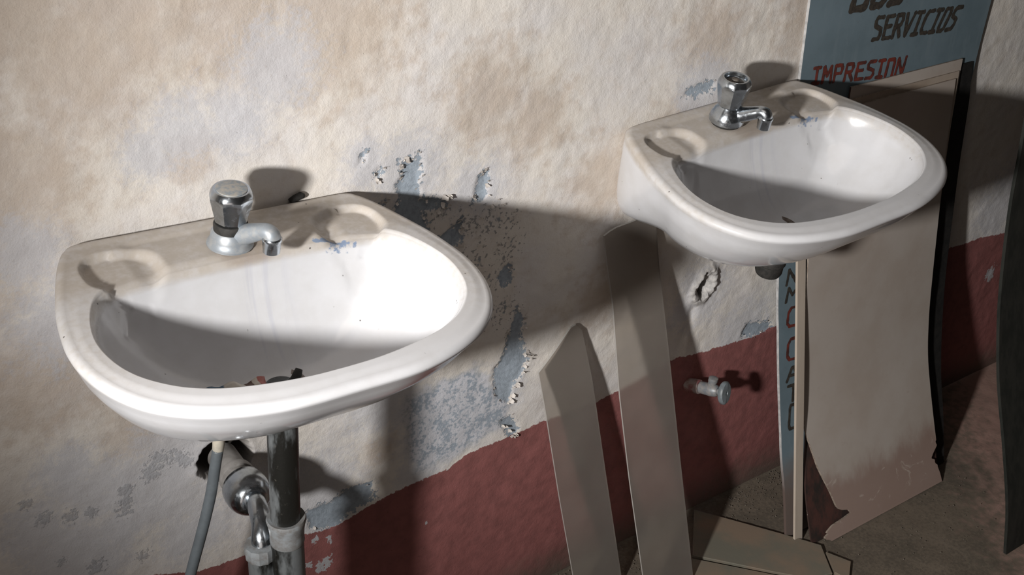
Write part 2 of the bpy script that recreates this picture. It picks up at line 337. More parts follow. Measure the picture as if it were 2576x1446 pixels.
def basin_mesh():
    NT_ = 400; th = np.linspace(-np.pi, np.pi, NT_, endpoint=False)
    # denser sampling at the back where radii change quickly
    th = th+.25*np.sin(th)*1.0
    Ri, Ro = rin(th), rout(th)
    dx, dy = np.sin(th), np.cos(th); rings = []
    def ring(u, v, n): rings.append(np.stack([u, -v, n], -1))
    D = .122
    def rim_h(u, v):
        h = np.zeros_like(u)
        au = np.abs(u)
        # tap deck a little below the rim
        deck = smooth01((.108-v)/.012)*smooth01((.128-au)/.02)*smooth01((v-.016)/.010)
        h = h-.0025*deck
        # soap dishes left and right of the tap, open towards the bowl
        inn = au < .137
        q = (np.abs((au-.137)/np.where(inn, .046, .039))**2.8+np.abs((v-.066)/.035)**2.8)**(1/2.8)
        dish = smooth01((1.06-q)/np.where(inn, .34, .17))
        ch = smooth01((.020-np.abs(au-.128-.3*(v-.09)))/.008)*smooth01((v-.078)/.01)*smooth01((.125-v)/.01)
        h = h-.0085*np.maximum(dish, ch*.6)
        # lip rising along the back edge
        h = h+.0015*smooth01((.018-v)/.012)
        return h
    s_list = np.concatenate([[.02, .06, .1, .14], np.linspace(.18, .86, 26), np.linspace(.88, .985, 14)])
    edge = -.0045
    for s in s_list:
        r = Ri*s; u = dx*r; v = CV+dy*r
        d = D*(1-s**3.0)**.80
        # wall meets the rim through a rounded lip
        n = -d+edge*smooth01((s-.8)/.2)
        hh = rim_h(u, v)
        n = np.minimum(n, 0)+hh*smooth01((s-.7)/.3)
        ring(u, v, n)
    for t in np.concatenate([[0., .03, .07, .12], np.linspace(.16, 1, 46)]):
        Re = Ro-ROLL; back = np.clip((Ro-.0)/1, 0, 9)
        r = Ri+(np.maximum(Re, Ri+.004)-Ri)*t; u = dx*r; v = CV+dy*r
        n = edge*(1-smooth01(t/.14))+rim_h(u, v)-.0012*smooth01((t-.5)/.5)
        ring(u, v, n)
    Re = np.maximum(Ro-ROLL, Ri+.004)
    n0 = rings[-1][:, 2]
    for a in np.linspace(15, 90, 7):
        a = math.radians(a); r = Re+(Ro-Re)*math.sin(a); ring(dx*r, CV+dy*r, n0-.0078*(1-math.cos(a)))
    uo, vo = dx*Ro, CV+dy*Ro
    side = .098*smooth01(1-np.clip(vo, 0, 1)/.16)
    side_v = -.098*0
    for f, n in ((.993, -.0135), (.981, -.0195), (.962, -.0305), (.94, -.0435), (.91, -.057), (.875, -.071), (.84, -.085), (.79, -.102), (.73, -.118), (.65, -.132), (.58, -.14), (.44, -.15), (.2, -.155), (.02, -.155)):
        # skirt runs deeper where the body meets the wall
        g = np.clip(side/.098, 0, 1); drop = np.interp((1-f)/.27, [0, 1], [0, 1])
        ff = f+(1-f)*g*.80*smooth01(1-(1-f)/.5)
        nn = n-(g*.055)*np.exp(-((1-f)/.35)**2)*smooth01((1-f)/.05+.3)
        ring(uo*ff, vo*ff if False else vo*(f+(1-f)*g*.2), np.maximum(nn, -.158))
    V = np.concatenate(rings); R = len(rings); F = []
    for k in range(R-1):
        b = k*NT_
        for i in range(NT_):
            j = (i+1) % NT_; F.append((b+i, b+j, b+NT_+j, b+NT_+i))
    F.append(tuple(range(NT_))); F.append(tuple((R-1)*NT_+i for i in range(NT_))[::-1])
    return mesh('bowl', V, [f[::-1] for f in F])
def ceramic(name, grime, streak, smear):
    k = NT(name); X, Y, Z = k.sep(); n1 = k.noise(30, 5, .6); n2 = k.noise(110, 4, .6); n3 = k.noise(420, 2, .6)
    c = k.mix(k.ramp(n1, .3, .75), (.59, .60, .625), (.55, .555, .57))
    v = k.mul(Y, -1)
    onrim = k.ramp(Z, -.022, -.010)
    deck = k.mul(k.ramp(k.add(v, k.mul(k.add(n1, -.5), .05)), .118, .080), onrim)
    dust = k.mul(deck, k.add(.45, k.mul(.55, k.ramp(k.add(k.mul(n1, .5), k.mul(n2, .5)), .32, .62))))
    c = k.mix(k.mul(dust, grime), c, (.40, .345, .285))
    rim = k.mul(onrim, k.mul(k.ramp(k.add(v, k.mul(k.add(n1, -.5), .08)), .325, .20), k.add(.30, k.mul(k.ramp(n2, .38, .7), .32)))); c = k.mix(rim, c, (.42, .39, .35))
    specks = k.ramp(k.add(k.voro(60), k.mul(n2, .10)), .135, .105); specks = k.mul(specks, k.ramp(n1, .55, .60))
    c = k.mix(k.mul(specks, .8), c, (.07, .06, .055))
    au = k.op('ABSOLUTE', k.add(X, -.012))
    st = k.noise(70, 4, .6, stretch=(1, .06, .06))
    streaks = k.mul(k.mul(k.ramp(au, .045, .012), k.ramp(st, .50, .66)), k.mul(k.ramp(v, .075, .095), k.ramp(v, .20, .13)))
    c = k.mix(k.mul(streaks, streak), c, (.34, .36, .47))
    # bluish scrape on the rear edge of the bowl, right of the spout
    dsm = k.add(k.op('ABSOLUTE', k.add(v, k.add(-.0685, k.mul(X, -.18)))), k.mul(k.op('ABSOLUTE', k.add(X, -.102)), .16))
    sm = k.mul(k.ramp(k.add(dsm, k.mul(k.add(n2, -.5), .016)), .0050, .0030), smear)
    c = k.mix(sm, c, (.20, .26, .37))
    # dirt ring round the tap hole
    tapd = k.op('SQRT', k.add(k.op('POWER', X, 2.0), k.op('POWER', k.add(v, -.062), 2.0)))
    c = k.mix(k.mul(k.mul(k.ramp(k.add(tapd, k.mul(k.add(n2, -.5), .03)), .045, .025), onrim), .55), c, (.22, .165, .12))
    ro = k.add(.12, k.add(k.mul(dust, .5), k.mul(rim, .5)))
    return k.done(c, ro, k.bump(k.mul(n1, k.ramp(n3, 0, 1)), .02, .001), spec=.55)
body = basin_mesh()
chrome_k = NT('worn_chrome'); nn = chrome_k.noise(160, 4, .6); nb = chrome_k.noise(45, 4, .6)
chrome = chrome_k.done(chrome_k.mix(chrome_k.ramp(nb, .45, .75), (.50, .54, .58), (.40, .43, .45)), chrome_k.add(.20, chrome_k.mul(chrome_k.ramp(nn, .45, .75), .16)), metal=1.0)
dull_k = NT('limescaled_metal'); nn = dull_k.noise(120, 4, .65)
dull = dull_k.done(dull_k.mix(dull_k.ramp(nn, .40, .66), (.30, .335, .37), (.37, .385, .395)), .46, dull_k.bump(nn, .12, .001), .45)
black = plain('black_rubber', (.011, .011, .010), (.026, .024, .022), 150, .75)
dustcap = plain('dusty_cap', (.44, .42, .38), (.28, .32, .35), 140, .5, .3, lo=.40, hi=.62)
darkin = plain('dark_recess', (.05, .045, .04), (.14, .12, .10), 220, .7)
strainer = plain('stained_metal_ring', (.10, .075, .06), (.20, .17, .15), 200, .45, .7)
def axes(tilt, pt):
    U = Vector((math.cos(tilt), 0, -math.sin(tilt))); N0 = Vector((math.sin(tilt), 0, math.cos(tilt)))
    W = (Vector((0, -1, 0))*math.cos(pt)-N0*math.sin(pt)); N = W.cross(U)*-1
    if N.z < 0: N = -N
    Yd = -W
    return U, Yd.normalized(), N.normalized()
def place(o, x, z, tilt, pt, u=0, v=0, n=0, rz=0, y0=0):
    U, Yd, N = axes(tilt, pt); O = Vector((x, y0, z))+U*u-Yd*v+N*n
    M = Matrix(((U.x, Yd.x, N.x, O.x), (U.y, Yd.y, N.y, O.y), (U.z, Yd.z, N.z, O.z), (0, 0, 0, 1)))
    o.matrix_world = M @ Matrix.Rotation(rz, 4, 'Z')
B1 = (0.0, .8662, .05266, .08074); B2 = (.79184, .85749, -.03511, .11647)
OFFY = -.0045
basins = []
for i, (B, lab, g, st, sm) in enumerate(((B1, 'white ceramic wall basin with dusty tap deck, standing over chrome and plastic waste pipes', .85, .25, 1.0), (B2, 'white ceramic wall basin before the painted sign and brown boards, no pipe below', .72, .9, .25))):
    r = thing('wash_basin', lab, 'basin', group='white wall basins'); place(r, *B, y0=OFFY)
    m = body if i == 0 else body.copy()
    link('bowl', m, ceramic('glazed_ceramic_%s' % 'ab'[i], g, st, sm), r)
    # waste ring on the floor of the bowl
    V, F = lathe([(.030, -.006), (.0305, .0), (.027, .0025), (.021, .001), (.018, -.005), (.004, -.006)], 36, cx=0, cy=-.178)
    d = link('waste_ring', mesh('waste_ring', [(a, b, c-.1205) for a, b, c in V], F, True, 35), strainer, r)
    basins.append(r)
# black waste nut under the second basin
V, F = lathe([(.012, -.192), (.0185, -.191), (.0205, -.186), (.0205, -.172), (.0225, -.170), (.0225, -.160), (.016, -.150)], 32, cx=-.014, cy=-.190)
d = link('waste_nut', mesh('waste_nut', V, F, True, 35), black, basins[1]); d['label'] = 'black waste nut under the bowl'
# black fixing clip at the back edge of the near basin
V, F = tube([(.092, .0, -.001), (.098, -.001, .003), (.106, -.001, .0055), (.110, 0, .004)], [.0035, .0042, .0045, .003], 12)
d = link('fixing_clip', mesh('fixing_clip', V, F), black, basins[0]); d['label'] = 'small black fixing clip at the back edge'

# ------------------------------------------------------------------ taps
def tap(B, u, v, aim, label, first):
    r = thing('basin_tap', label, 'tap', group='chrome basin taps'); place(r, *B, u=u, v=v, n=-.0023, y0=OFFY)
    if first:
        V, F = lathe([(.0262, 0), (.0262, .002), (.0235, .0045), (.0225, .009), (.0215, .016), (.019, .019), (.008, .020)], 48)
    else:
        V, F = lathe([(.0225, .0035), (.0258, .005), (.0262, .009), (.0245, .016), (.020, .024), (.0155, .0285), (.0145, .034), (.008, .036)], 48)
    link('tap_body', mesh('tap_body', V, F, True, 40), dull if first else chrome, r)
    if first:
        V, F = lathe([(.017, .0175), (.0188, .019), (.0192, .026), (.018, .0285), (.012, .029)], 48)
        c = link('collar', mesh('collar', V, F, True, 40), black, r); c['label'] = 'black rubber collar under the knob'
    else:
        V, F = lathe([(.0215, .0), (.0222, .002), (.0215, .005), (.012, .0055)], 40); link('gasket', mesh('gasket', V, F, True, 40), black, r)
    zb = .029 if first else .029
    hz = 1.12 if first else 1.22
    prof = [(.012, zb), (.0165, zb+.0003), (.0180, zb+.002), (.0193, zb+.008), (.0216, zb+.017), (.0238, zb+.0255), (.0245, zb+.0288), (.0240, zb+.0312), (.0222, zb+.0347), (.0204, zb+.0366), (.0192, zb+.037)]
    oa = [0, .2, .5, .95, 1, .95, .6, .35, .15, 0, 0]
    if first: prof += [(.0175, zb+.0366)]; oa += [0]
    else: prof += [(.0168, zb+.0366), (.0160, zb+.032), (.006, zb+.0312)]; oa += [0, 0, 0]
    prof = [(a, zb+(b-zb)*hz) for a, b in prof]
    V, F = lathe(prof, 64, oa)
    kb = link('knob', mesh('knob', V, F, True, 24), chrome, r)
    if first:
        V, F = lathe([(.0174, zb+.0362*hz), (.0174, zb+.0362*hz+.0012), (.0155, zb+.0362*hz+.0017), (.002, zb+.0362*hz+.002)], 40)
        link('knob_cap', mesh('knob_cap', V, F, True, 40), dustcap, kb)
    else:
        V, F = lathe([(.0158, zb+.0312*hz), (.0150, zb+.0318*hz), (.008, zb+.0316*hz), (.0055, zb+.033*hz), (.0052, zb+.0355*hz), (.003, zb+.0360*hz)], 32)
        s = link('screw_seat', mesh('screw_seat', V, F, True, 40), darkin, kb); s['label'] = 'open knob top showing its dark screw seat'
    ax, ay = math.sin(aim), -math.cos(aim)
    pts = catmull([(0, 0, .0125), (ax*.018, ay*.018, .0190), (ax*.034, ay*.034, .0280), (ax*.046, ay*.046, .0340), (ax*.0535, ay*.0535, .0330), (ax*.0555, ay*.0555, .0270)], 8)
    rr = np.interp(np.linspace(0, 1, len(pts)), [0, .25, .55, .75, 1], [.0145, .0115, .0092, .0096, .0102])
    V, F = tube(pts, rr, 28); sp = link('spout', mesh('spout', V, F, True, 50), dull if first else chrome, r)
    V, F = lathe([(.0100, .0305), (.0111, .0290), (.0111, .0265), (.0104, .0255), (.0096, .0115), (.0088, .0107), (.003, .0135)], 32, cx=ax*.0555, cy=ay*.0555)
    link('nozzle', mesh('nozzle', V, F, True, 40), chrome, sp)
    return r
tap(B1, -.010, .059, .50, 'chrome basin tap with a black collar and dusty knob cap', True)
tap(B2, -.027, .055, .46, 'chrome basin tap with an open hollow knob top and no collar', False)

# ------------------------------------------------------------------ things in and under the first basin
wrp = NT('printed_wrapper'); X, Y, Z = wrp.sep()
cc = wrp.mix(wrp.ramp(X, -.012, -.010), (.06, .12, .19), (.55, .52, .47)); cc = wrp.mix(wrp.ramp(X, .012, .013), cc, (.10, .055, .04)); cc = wrp.mix(wrp.ramp(X, .020, .021), cc, (.50, .46, .40)); cc = wrp.mix(wrp.ramp(X, .026, .027), cc, (.32, .08, .06))
wrp = wrp.done(cc, .4)
V = []; F = []
for i in range(19):
    for j in range(9):
        V.append(((i/18-.5)*.072, (j/8-.5)*.034, .003*math.sin(i*.9)+.0025*math.cos(j*1.3+i*.4)+.010*abs(j/8-.5)))
for i in range(18):
    for j in range(8): q = i*9+j; F.append((q, q+9, q+10, q+1))
wo = link('litter_wrapper', mesh('litter_wrapper', V, F), wrp); tag(wo, 'crumpled blue and cream printed wrapper lying in the bottom of the near basin', 'wrapper')
place(wo, *B1, u=-.056, v=.190, n=-.110, rz=-.05, y0=OFFY)
md = wo.modifiers.new('thick', 'SOLIDIFY'); md.thickness = .0012
V, F = tube(catmull([(-.012, 0, 0), (-.004, .001, .003), (.004, 0, .008), (.011, .002, .017)], 4), np.interp(np.linspace(0, 1, 13), [0, .3, .8, 1], [.003, .005, .0055, .004]), 12)
pg = link('drain_plug', mesh('drain_plug', V, F), black); tag(pg, 'black rubber plug scrap sticking up by the drain of the near basin', 'plug')
place(pg, *B1, u=.010, v=.186, n=-.120, rz=.3, y0=OFFY)

# waste trap
pk = NT('grimy_pipe'); X, Y, Z = pk.sep(); na = pk.noise(26, 5, .65, stretch=(1, 1, .28)); nb = pk.noise(120, 4, .6)
pc = pk.mix(pk.ramp(na, .43, .58), (.010, .010, .009), (.115, .125, .13)); pc = pk.mix(pk.ramp(nb, .64, .80), pc, (.075, .07, .06))
grimy = pk.done(pc, .35, pk.bump(nb, .3, .001), spec=.5)
pk = NT('clouded_plastic'); na = pk.noise(60, 5, .65)
cloudy = pk.done(pk.mix(pk.ramp(na, .35, .65), (.23, .25, .265), (.15, .145, .14)), .38, pk.bump(na, .2, .001))
trap = thing('waste_trap', 'chrome elbow and grimy plastic waste trap under the near basin', 'pipe', (-.014, -.178, .45))
def sub(V): return [(a+.014, b+.178, c-.45) for a, b, c in V]
TX, TY = -.012, -.178
V, F = tube([(TX-.001, TY, .545-.03), (TX, TY, .60), (TX+.001, TY, .66), (TX+.002, TY, .735)], .0178, 32)
t = link('tailpiece', mesh('tailpiece', sub(V), F, True, 50), grimy, trap); t['label'] = 'black-streaked vertical tailpiece'
V, F = lathe([(.0185, .543), (.0228, .544), (.0240, .541), (.0222, .533), (.0210, .524), (.0206, .517), (.0210, .508), (.0203, .506)], 40, cx=TX, cy=TY)
link('socket_cup', mesh('socket_cup', sub(V), F, True, 50), cloudy, trap)
V, F = lathe([(.0198, .510), (.0202, .46), (.0205, .40), (.0205, .33), (.014, .315)], 36, cx=TX, cy=TY)
V2, F2 = lathe([(.0165, .482), (.0165, .46), (.0165, .40), (.0165, .34), (.010, .325)], 32, cx=TX-.026, cy=TY+.020)
n0 = len(V); V += V2; F += [tuple(i+n0 for i in f) for f in F2]
link('trap_body', mesh('trap_body', sub(V), F, True, 50), grimy, trap)
EX, EY = TX-.026, TY+.020
V, F = lathe([(.0125, .4985), (.0182, .4985), (.0192, .495), (.0192, .483), (.0185, .4795), (.0125, .4795)], 36, cx=EX, cy=EY)
V = [(EX+(a-EX)*(1+.05*(i % 3 == 0)), EY+(b-EY)*(1+.05*(i % 3 == 0)), c) for i, (a, b, c) in enumerate(V)]
nut = link('coupling_nut', mesh('coupling_nut', sub(V), F, True, 30), cloudy, trap); nut['label'] = 'ribbed pale plastic coupling nut'
EP = catmull([(-.017, -.085, .512), (-.0205, -.113, .5165), (-.027, -.139, .5125), (-.0345, -.154, .500), (EX, EY, .480)], 8)
V, F = tube(EP, .0128, 28); link('elbow', mesh('elbow', sub(V), F, True, 50), chrome, trap)
def along(prof, A, B, n=40):
    A = Vector(A); d = (Vector(B)-A); L = d.length; pts = [A+d*(z/L) for r, z in prof]
    return tube(pts, [r for r, z in prof], n)
V, F = along([(.0262, 0), (.0282, .003), (.0290, .012), (.0286, .024), (.0262, .032), (.0222, .038), (.0190, .0415), (.0170, .043), (.0132, .0435)], (-.0155, -.060, .508), (-.0195, -.106, .516))
b_ = link('wall_bell', mesh('wall_bell', sub(V), F, True, 40), chrome, trap)
V, F = along([(.0195, 0), (.0195, .046), (.0225, .0465), (.0235, .052), (.0225, .058), (.0200, .0585), (.0200, .076)], (-.0125, .012, .505), (-.0160, -.064, .510))
st_ = link('wall_stub', mesh('wall_stub', sub(V), F, True, 40), plain('grey_pipe', (.30, .29, .28), (.22, .21, .20), 60, .5), trap)

# supply hose
hose = thing('supply_hose', 'grey flexible hose with cream end hanging below the near basin', 'hose', (-.057, -.1, .62))
HP = catmull([(-.0555, -.100, .640), (-.058, -.100, .618), (-.064, -.100, .590), (-.073, -.100, .548), (-.088, -.100, .497), (-.109, -.100, .432), (-.128, -.098, .36)], 8)
V, F = tube([(a+.057, b+.1, c-.62) for a, b, c in HP[10:]], .0068, 20)
link('hose_tube', mesh('hose_tube', V, F), plain('grey_hose', (.115, .135, .150), (.095, .11, .122), 40, .5), hose)
HQ = [(-.0535, -.100, .700)]+HP[:15]
V, F = tube([(a+.057, b+.1, c-.62) for a, b, c in HQ], np.interp(range(len(HQ)), [0, 1, 8, len(HQ)-1], [.0065, .0066, .0074, .0060]), 16)
hf = link('hose_ferrule', mesh('hose_ferrule', V, F), plain('cream_plastic', (.50, .46, .38), (.38, .36, .31), 60, .5), hose); hf['label'] = 'cream plastic hose end'

# ------------------------------------------------------------------ angle valve on the red dado
vm = plain('painted_valve', (.18, .20, .22), (.27, .26, .25), 130, .45, .2)
valve = thing('angle_valve', 'small grey angle valve with oval handle on the red wall band', 'valve', (.842, 0, .312))
AX = Vector((.20, -.93, .26)).normalized(); A0 = Vector((0, .004, 0))
pk = NT('red_smeared_stub'); na = pk.noise(45, 4, .6)
stubm = pk.done(pk.mix(pk.ramp(na, .40, .55), (.30, .25, .235), (.20, .075, .075)), .6)
V, F = along([(.0125, 0), (.0130, .026), (.0118, .028)], A0, A0+AX*.03, 28); link('stub_pipe', mesh('stub_pipe', V, F, True, 40), stubm, valve)
V, F = along([(.0085, 0), (.0108, .002), (.0112, .016), (.0118, .022), (.0105, .034), (.0075, .038)], A0+AX*.027, A0+AX*.066, 28); vb = link('valve_body', mesh('valve_body', V, F, True, 40), vm, valve)
V, F = along([(.0078, 0), (.0076, .012), (.0085, .014), (.0083, .020), (.005, .021)], A0+AX*.050+Vector((0, 0, .004)), A0+AX*.050+Vector((.002, 0, .026)), 24); link('outlet', mesh('outlet', V, F, True, 40), vm, valve)
V, F = along([(.0055, 0), (.0055, .010)], A0+AX*.062, A0+AX*.074, 20); link('stem', mesh('stem', V, F, True, 40), vm, valve)
V, F = lathe([(.006, 0), (.0185, .0), (.0205, .0025), (.0205, .007), (.018, .0092), (.004, .0098), (.003, .008)], 40)
hm = mesh('handle', [(a, b*.72, c) for a, b, c in V], F, True, 40)
ho = link('handle', hm, plain('valve_handle_plastic', (.17, .20, .22), (.13, .15, .16), 90, .45), valve)
zq = AX; xq = Vector((.35, 0, .94)); xq = (xq-zq*xq.dot(zq)).normalized(); yq = zq.cross(xq); P = A0+AX*.073
ho.matrix_local = Matrix(((xq.x, yq.x, zq.x, P.x), (xq.y, yq.y, zq.y, P.y), (xq.z, yq.z, zq.z, P.z), (0, 0, 0, 1)))

# ------------------------------------------------------------------ thin panels: outline curves over a bowed profile
def prof(zs, ys): return lambda z: float(np.interp(z, zs, ys))
def smoothprof(zs, ys):
    P = catmull([(a, b, 0) for a, b in zip(zs, ys)], 8); A = np.array([p.x for p in P]); B = np.array([p.y for p in P])
    return lambda z: float(np.interp(z, A, B))
def panel(name, f, xl, xr, zs, thick, mats, parent=None, nx=8, off=0.0, zmul=None):
    """sheet y=f(z) between xl(z) and xr(z); front faces -y; material 1 on the edges"""
    V = []; F = []; mi = []; nz = len(zs)
    for side in (0, 1):
        for z in zs:
            e = 1e-3; sl = (f(z+e)-f(z-e))/(2*e); L = math.hypot(1, sl); ny, nzv = 1/L, -sl/L
            for i in range(nx+1):
                t = i/nx; x = xl(z)*(1-t)+xr(z)*t
                zq = z+(zmul(t) if zmul else 0)*(z-zs[0])
                V.append((x, f(zq)+off+ny*thick*side, max(zq+nzv*thick*side, .0005)))
    n = (nx+1)*nz; q = lambda s, j, i: s*n+j*(nx+1)+i
    for j in range(nz-1):
        for i in range(nx):
            F.append((q(0, j, i), q(0, j, i+1), q(0, j+1, i+1), q(0, j+1, i))); mi.append(0)
            F.append((q(1, j, i), q(1, j+1, i), q(1, j+1, i+1), q(1, j, i+1))); mi.append(0)
        F.append((q(0, j, 0), q(0, j+1, 0), q(1, j+1, 0), q(1, j, 0))); mi.append(1)
        F.append((q(0, j, nx), q(1, j, nx), q(1, j+1, nx), q(0, j+1, nx))); mi.append(1)
    for i in range(nx):
        F.append((q(0, 0, i), q(1, 0, i), q(1, 0, i+1), q(0, 0, i+1))); mi.append(1)
        F.append((q(0, nz-1, i), q(0, nz-1, i+1), q(1, nz-1, i+1), q(1, nz-1, i))); mi.append(len(mats)-1)
    m = mesh(name, V, F, True, 35); m.polygons.foreach_set('material_index', mi)
    return link(name, m, mats, parent)
tab = lambda T: (lambda z, a=[t[0] for t in T], b=[t[1] for t in T]: float(np.interp(z, a, b)))

# front fibreboard
PF = smoothprof([-.05, 0, .085, .231, .321, .402, .514, .653, .80, .95], [-.235, -.21, -.17, -.114, -.09, -.075, -.058, -.038, -.022, -.008])
def board_mat(name, tone, dk, low):
    k = NT(name); X, Y, Z = k.sep(); n1 = k.noise(7, 5, .6); n2 = k.noise(60, 5, .65); n3 = k.noise(18, 4, .6, stretch=(1, 1, .35))
    c = k.mix(k.ramp(n1, .35, .7), tone, dk); c = k.mix(k.mul(k.ramp(n2, .6, .8), .25), c, low)  # two board tones mixed at random by noise
    dm = k.ramp(k.add(Z, k.mul(k.add(n3, -.5), .12)), .13, .075); c = k.mix(k.mul(dm, .8), c, low)
    sc = k.mul(k.ramp(k.noise(24, 5, .7, dist=1.5), .60, .66), k.mul(k.ramp(Z, .16, .10), k.ramp(Z, .01, .04)))
    c = k.mix(k.mul(sc, .6), c, (.48, .42, .37))
    return k.done(c, .62, k.bump(n2, .12, .001), spec=.35)
fibre = board_mat('brown_fibreboard', (.43, .39, .355), (.385, .335, .295), (.26, .175, .145))
edgeb = plain('board_edge', (.34, .29, .24), (.18, .14, .11), 120, .8)
def jag(z, a): return a*(vnoise(np.array([z*260.]), np.array([3.3]), 8)[0]-.5)
XL = tab([(0, 1.063), (.008, 1.056), (.018, 1.058), (.025, 1.080), (.029, 1.134), (.037, 1.124), (.043, 1.104), (.053, 1.095), (.081, 1.085), (.135, 1.060), (.214, 1.036), (.352, 1.035), (.532, 1.030), (.80, 1.020)])
XR = tab([(0, 1.396), (.017, 1.394), (.030, 1.390), (.045, 1.384), (.053, 1.374), (.062, 1.386), (.069, 1.396), (.085, 1.396), (.236, 1.390), (.408, 1.388), (.66, 1.381), (.80, 1.376)])
zs = np.concatenate([np.linspace(0, .1, 41), np.linspace(.11, .795, 50)])
fb = panel('fibreboard_sheet', PF, lambda z: XL(z)+(jag(z, .012) if z < .05 else 0), lambda z: XR(z)+(jag(z+3, .006) if .03 < z < .08 else 0), zs, .004, [fibre, edgeb], nx=10)
tag(fb, 'bowed brown fibreboard with torn bottom corners, front of the leaning stack', 'board', 'boards leaning behind the far basin')
maroon = board_mat('maroon_hardboard', (.075, .036, .030), (.055, .028, .024), (.035, .022, .018))
k = NT('soaked_hardboard'); X, Y, Z = k.sep(); n1 = k.noise(9, 5, .6); n2 = k.noise(50, 5, .65, stretch=(1, 1, .3))
c = k.mix(k.ramp(n1, .35, .7), (.38, .32, .265), (.31, .25, .20)); c = k.mix(k.ramp(k.add(Z, k.mul(k.add(n1, -.5), .1)), .62, .50), c, k.mix(k.ramp(n2, .35, .65), (.075, .034, .028), (.028, .022, .02)))
soaked = k.done(c, .7, k.bump(n2, .2, .001), spec=.3)
SY = smoothprof([-.05, 0, .1, .2, .4, .53, .66, .86, 1.3], [-.172, -.158, -.130, -.095, -.047, -.030, -.018, -.006, -.0055])
btw = lambda t: (lambda z: SY(z)+(PF(z)-SY(z))*t)
s2 = panel('hardboard_sheet', btw(.74), tab([(0, 1.028), (.1, 1.029), (.3, 1.06), (.8, 1.03)]), tab([(0, 1.40), (.08, 1.405), (.236, 1.40), (.408, 1.398), (.8, 1.388)]), np.linspace(0, .806, 60), .003, [soaked, maroon, edgeb])
tag(s2, 'dark maroon hardboard, second in the leaning stack, its base showing beside the batten', 'board', 'boards leaning behind the far basin')
s3 = panel('plywood_sheet', btw(.50), lambda z: 1.10, lambda z: 1.396+.01*(.82-z), np.linspace(0, .826, 60), .003, [fibre, maroon, edgeb])
tag(s3, 'tallest brown plywood of the leaning stack, showing only its top strip', 'board', 'boards leaning behind the far basin')
blk = plain('black_sheet', (.012, .012, .012), (.02, .019, .018), 60, .8, spec=.2)
s4 = panel('black_sheet', btw(.28), lambda z: 1.12, tab([(0, 1.452), (.45, 1.460), (.6, 1.452), (.74, 1.446), (.82, 1.432)]), np.linspace(0, .814, 60), .003, [blk, blk])
tag(s4, 'black sheet at the back of the leaning stack, its right strip showing past the others', 'board', 'boards leaning behind the far basin')

# pale batten
bm_ = plain('pale_batten_wood', (.47, .41, .345), (.42, .36, .30), 30, .6, stretch=(1, 1, .1))
A = Vector((1.014, -.174, .0)); Bt = Vector((1.013, -.022, .67)); ax_ = (Bt-A).normalized(); xs2 = Vector((1, 0, 0)); ys2 = ax_.cross(xs2).normalized()
V = []; F = []
for j in range(13):
    p = A+(Bt-A)*(j/12)
    for (a, b) in ((-.0104, -.0016), (-.0098, -.0022), (.0098, -.0022), (.0104, -.0016), (.0104, .0022), (-.0104, .0022)): V.append(p+xs2*a-ys2*b*-1)
for j in range(12):
    for i in range(6): F.append((j*6+i, j*6+(i+1) % 6, j*6+6+(i+1) % 6, j*6+6+i))
F.append(tuple(range(6))[::-1]); F.append(tuple(72+i for i in range(6)))
V = [(a, b, max(c, .0005)) for a, b, c in V]
tag(link('wooden_batten', mesh('wooden_batten', V, F, False), bm_), 'thin pale wooden batten leaning upright below the far basin', 'batten')

# ------------------------------------------------------------------ painted sign
SXL = tab([(0, 1.0), (.13, 1.0), (.2, 1.003), (.4, .998), (.53, .985), (.858, .977), (.987, .967), (1.3, .945)])
SXR = tab([(0, 1.440), (.788, 1.446), (.922, 1.448), (1.3, 1.44)])
k = NT('pale_blue_sign_paint'); X, Y, Z = k.sep(); n1 = k.noise(12, 5, .6); n2 = k.noise(90, 4, .65); n3 = k.noise(50, 3, .6, stretch=(1, 1, .15))
c = k.mix(k.ramp(n1, .35, .7), (.150, .205, .24), (.125, .175, .205)); c = k.mix(k.mul(k.ramp(n2, .58, .75), .3), c, (.12, .14, .15)); c = k.mix(k.mul(k.ramp(n3, .55, .7), .25), c, (.20, .25, .28))
c = k.mix(k.mul(k.ramp(k.add(Z, k.mul(k.add(n1, -.5), .1)), .17, .08), .9), c, (.16, .12, .10))
signm = k.done(c, .55, k.bump(n2, .1, .001), spec=.4)
k = NT('chipped_sign_edge'); n1 = k.noise(70, 5, .7)
zs_ = k.sep()[2]
signe = k.done(k.mix(k.ramp(k.add(zs_, k.mul(k.add(n1, -.5), .1)), .20, .08), k.mix(k.ramp(n1, .35, .7), (.48, .48, .48), (.30, .30, .30)), (.10, .07, .06)), .8)
sign = thing('painted_sign', 'pale blue hand-lettered sign board leaning on the wall behind the far basin', 'sign', (0, 0, 0))
panel('sign_board', SY, SXL, SXR, np.linspace(0, 1.3, 66), .0055, [signm, signe], sign, nx=10, off=-.0005)
V = []
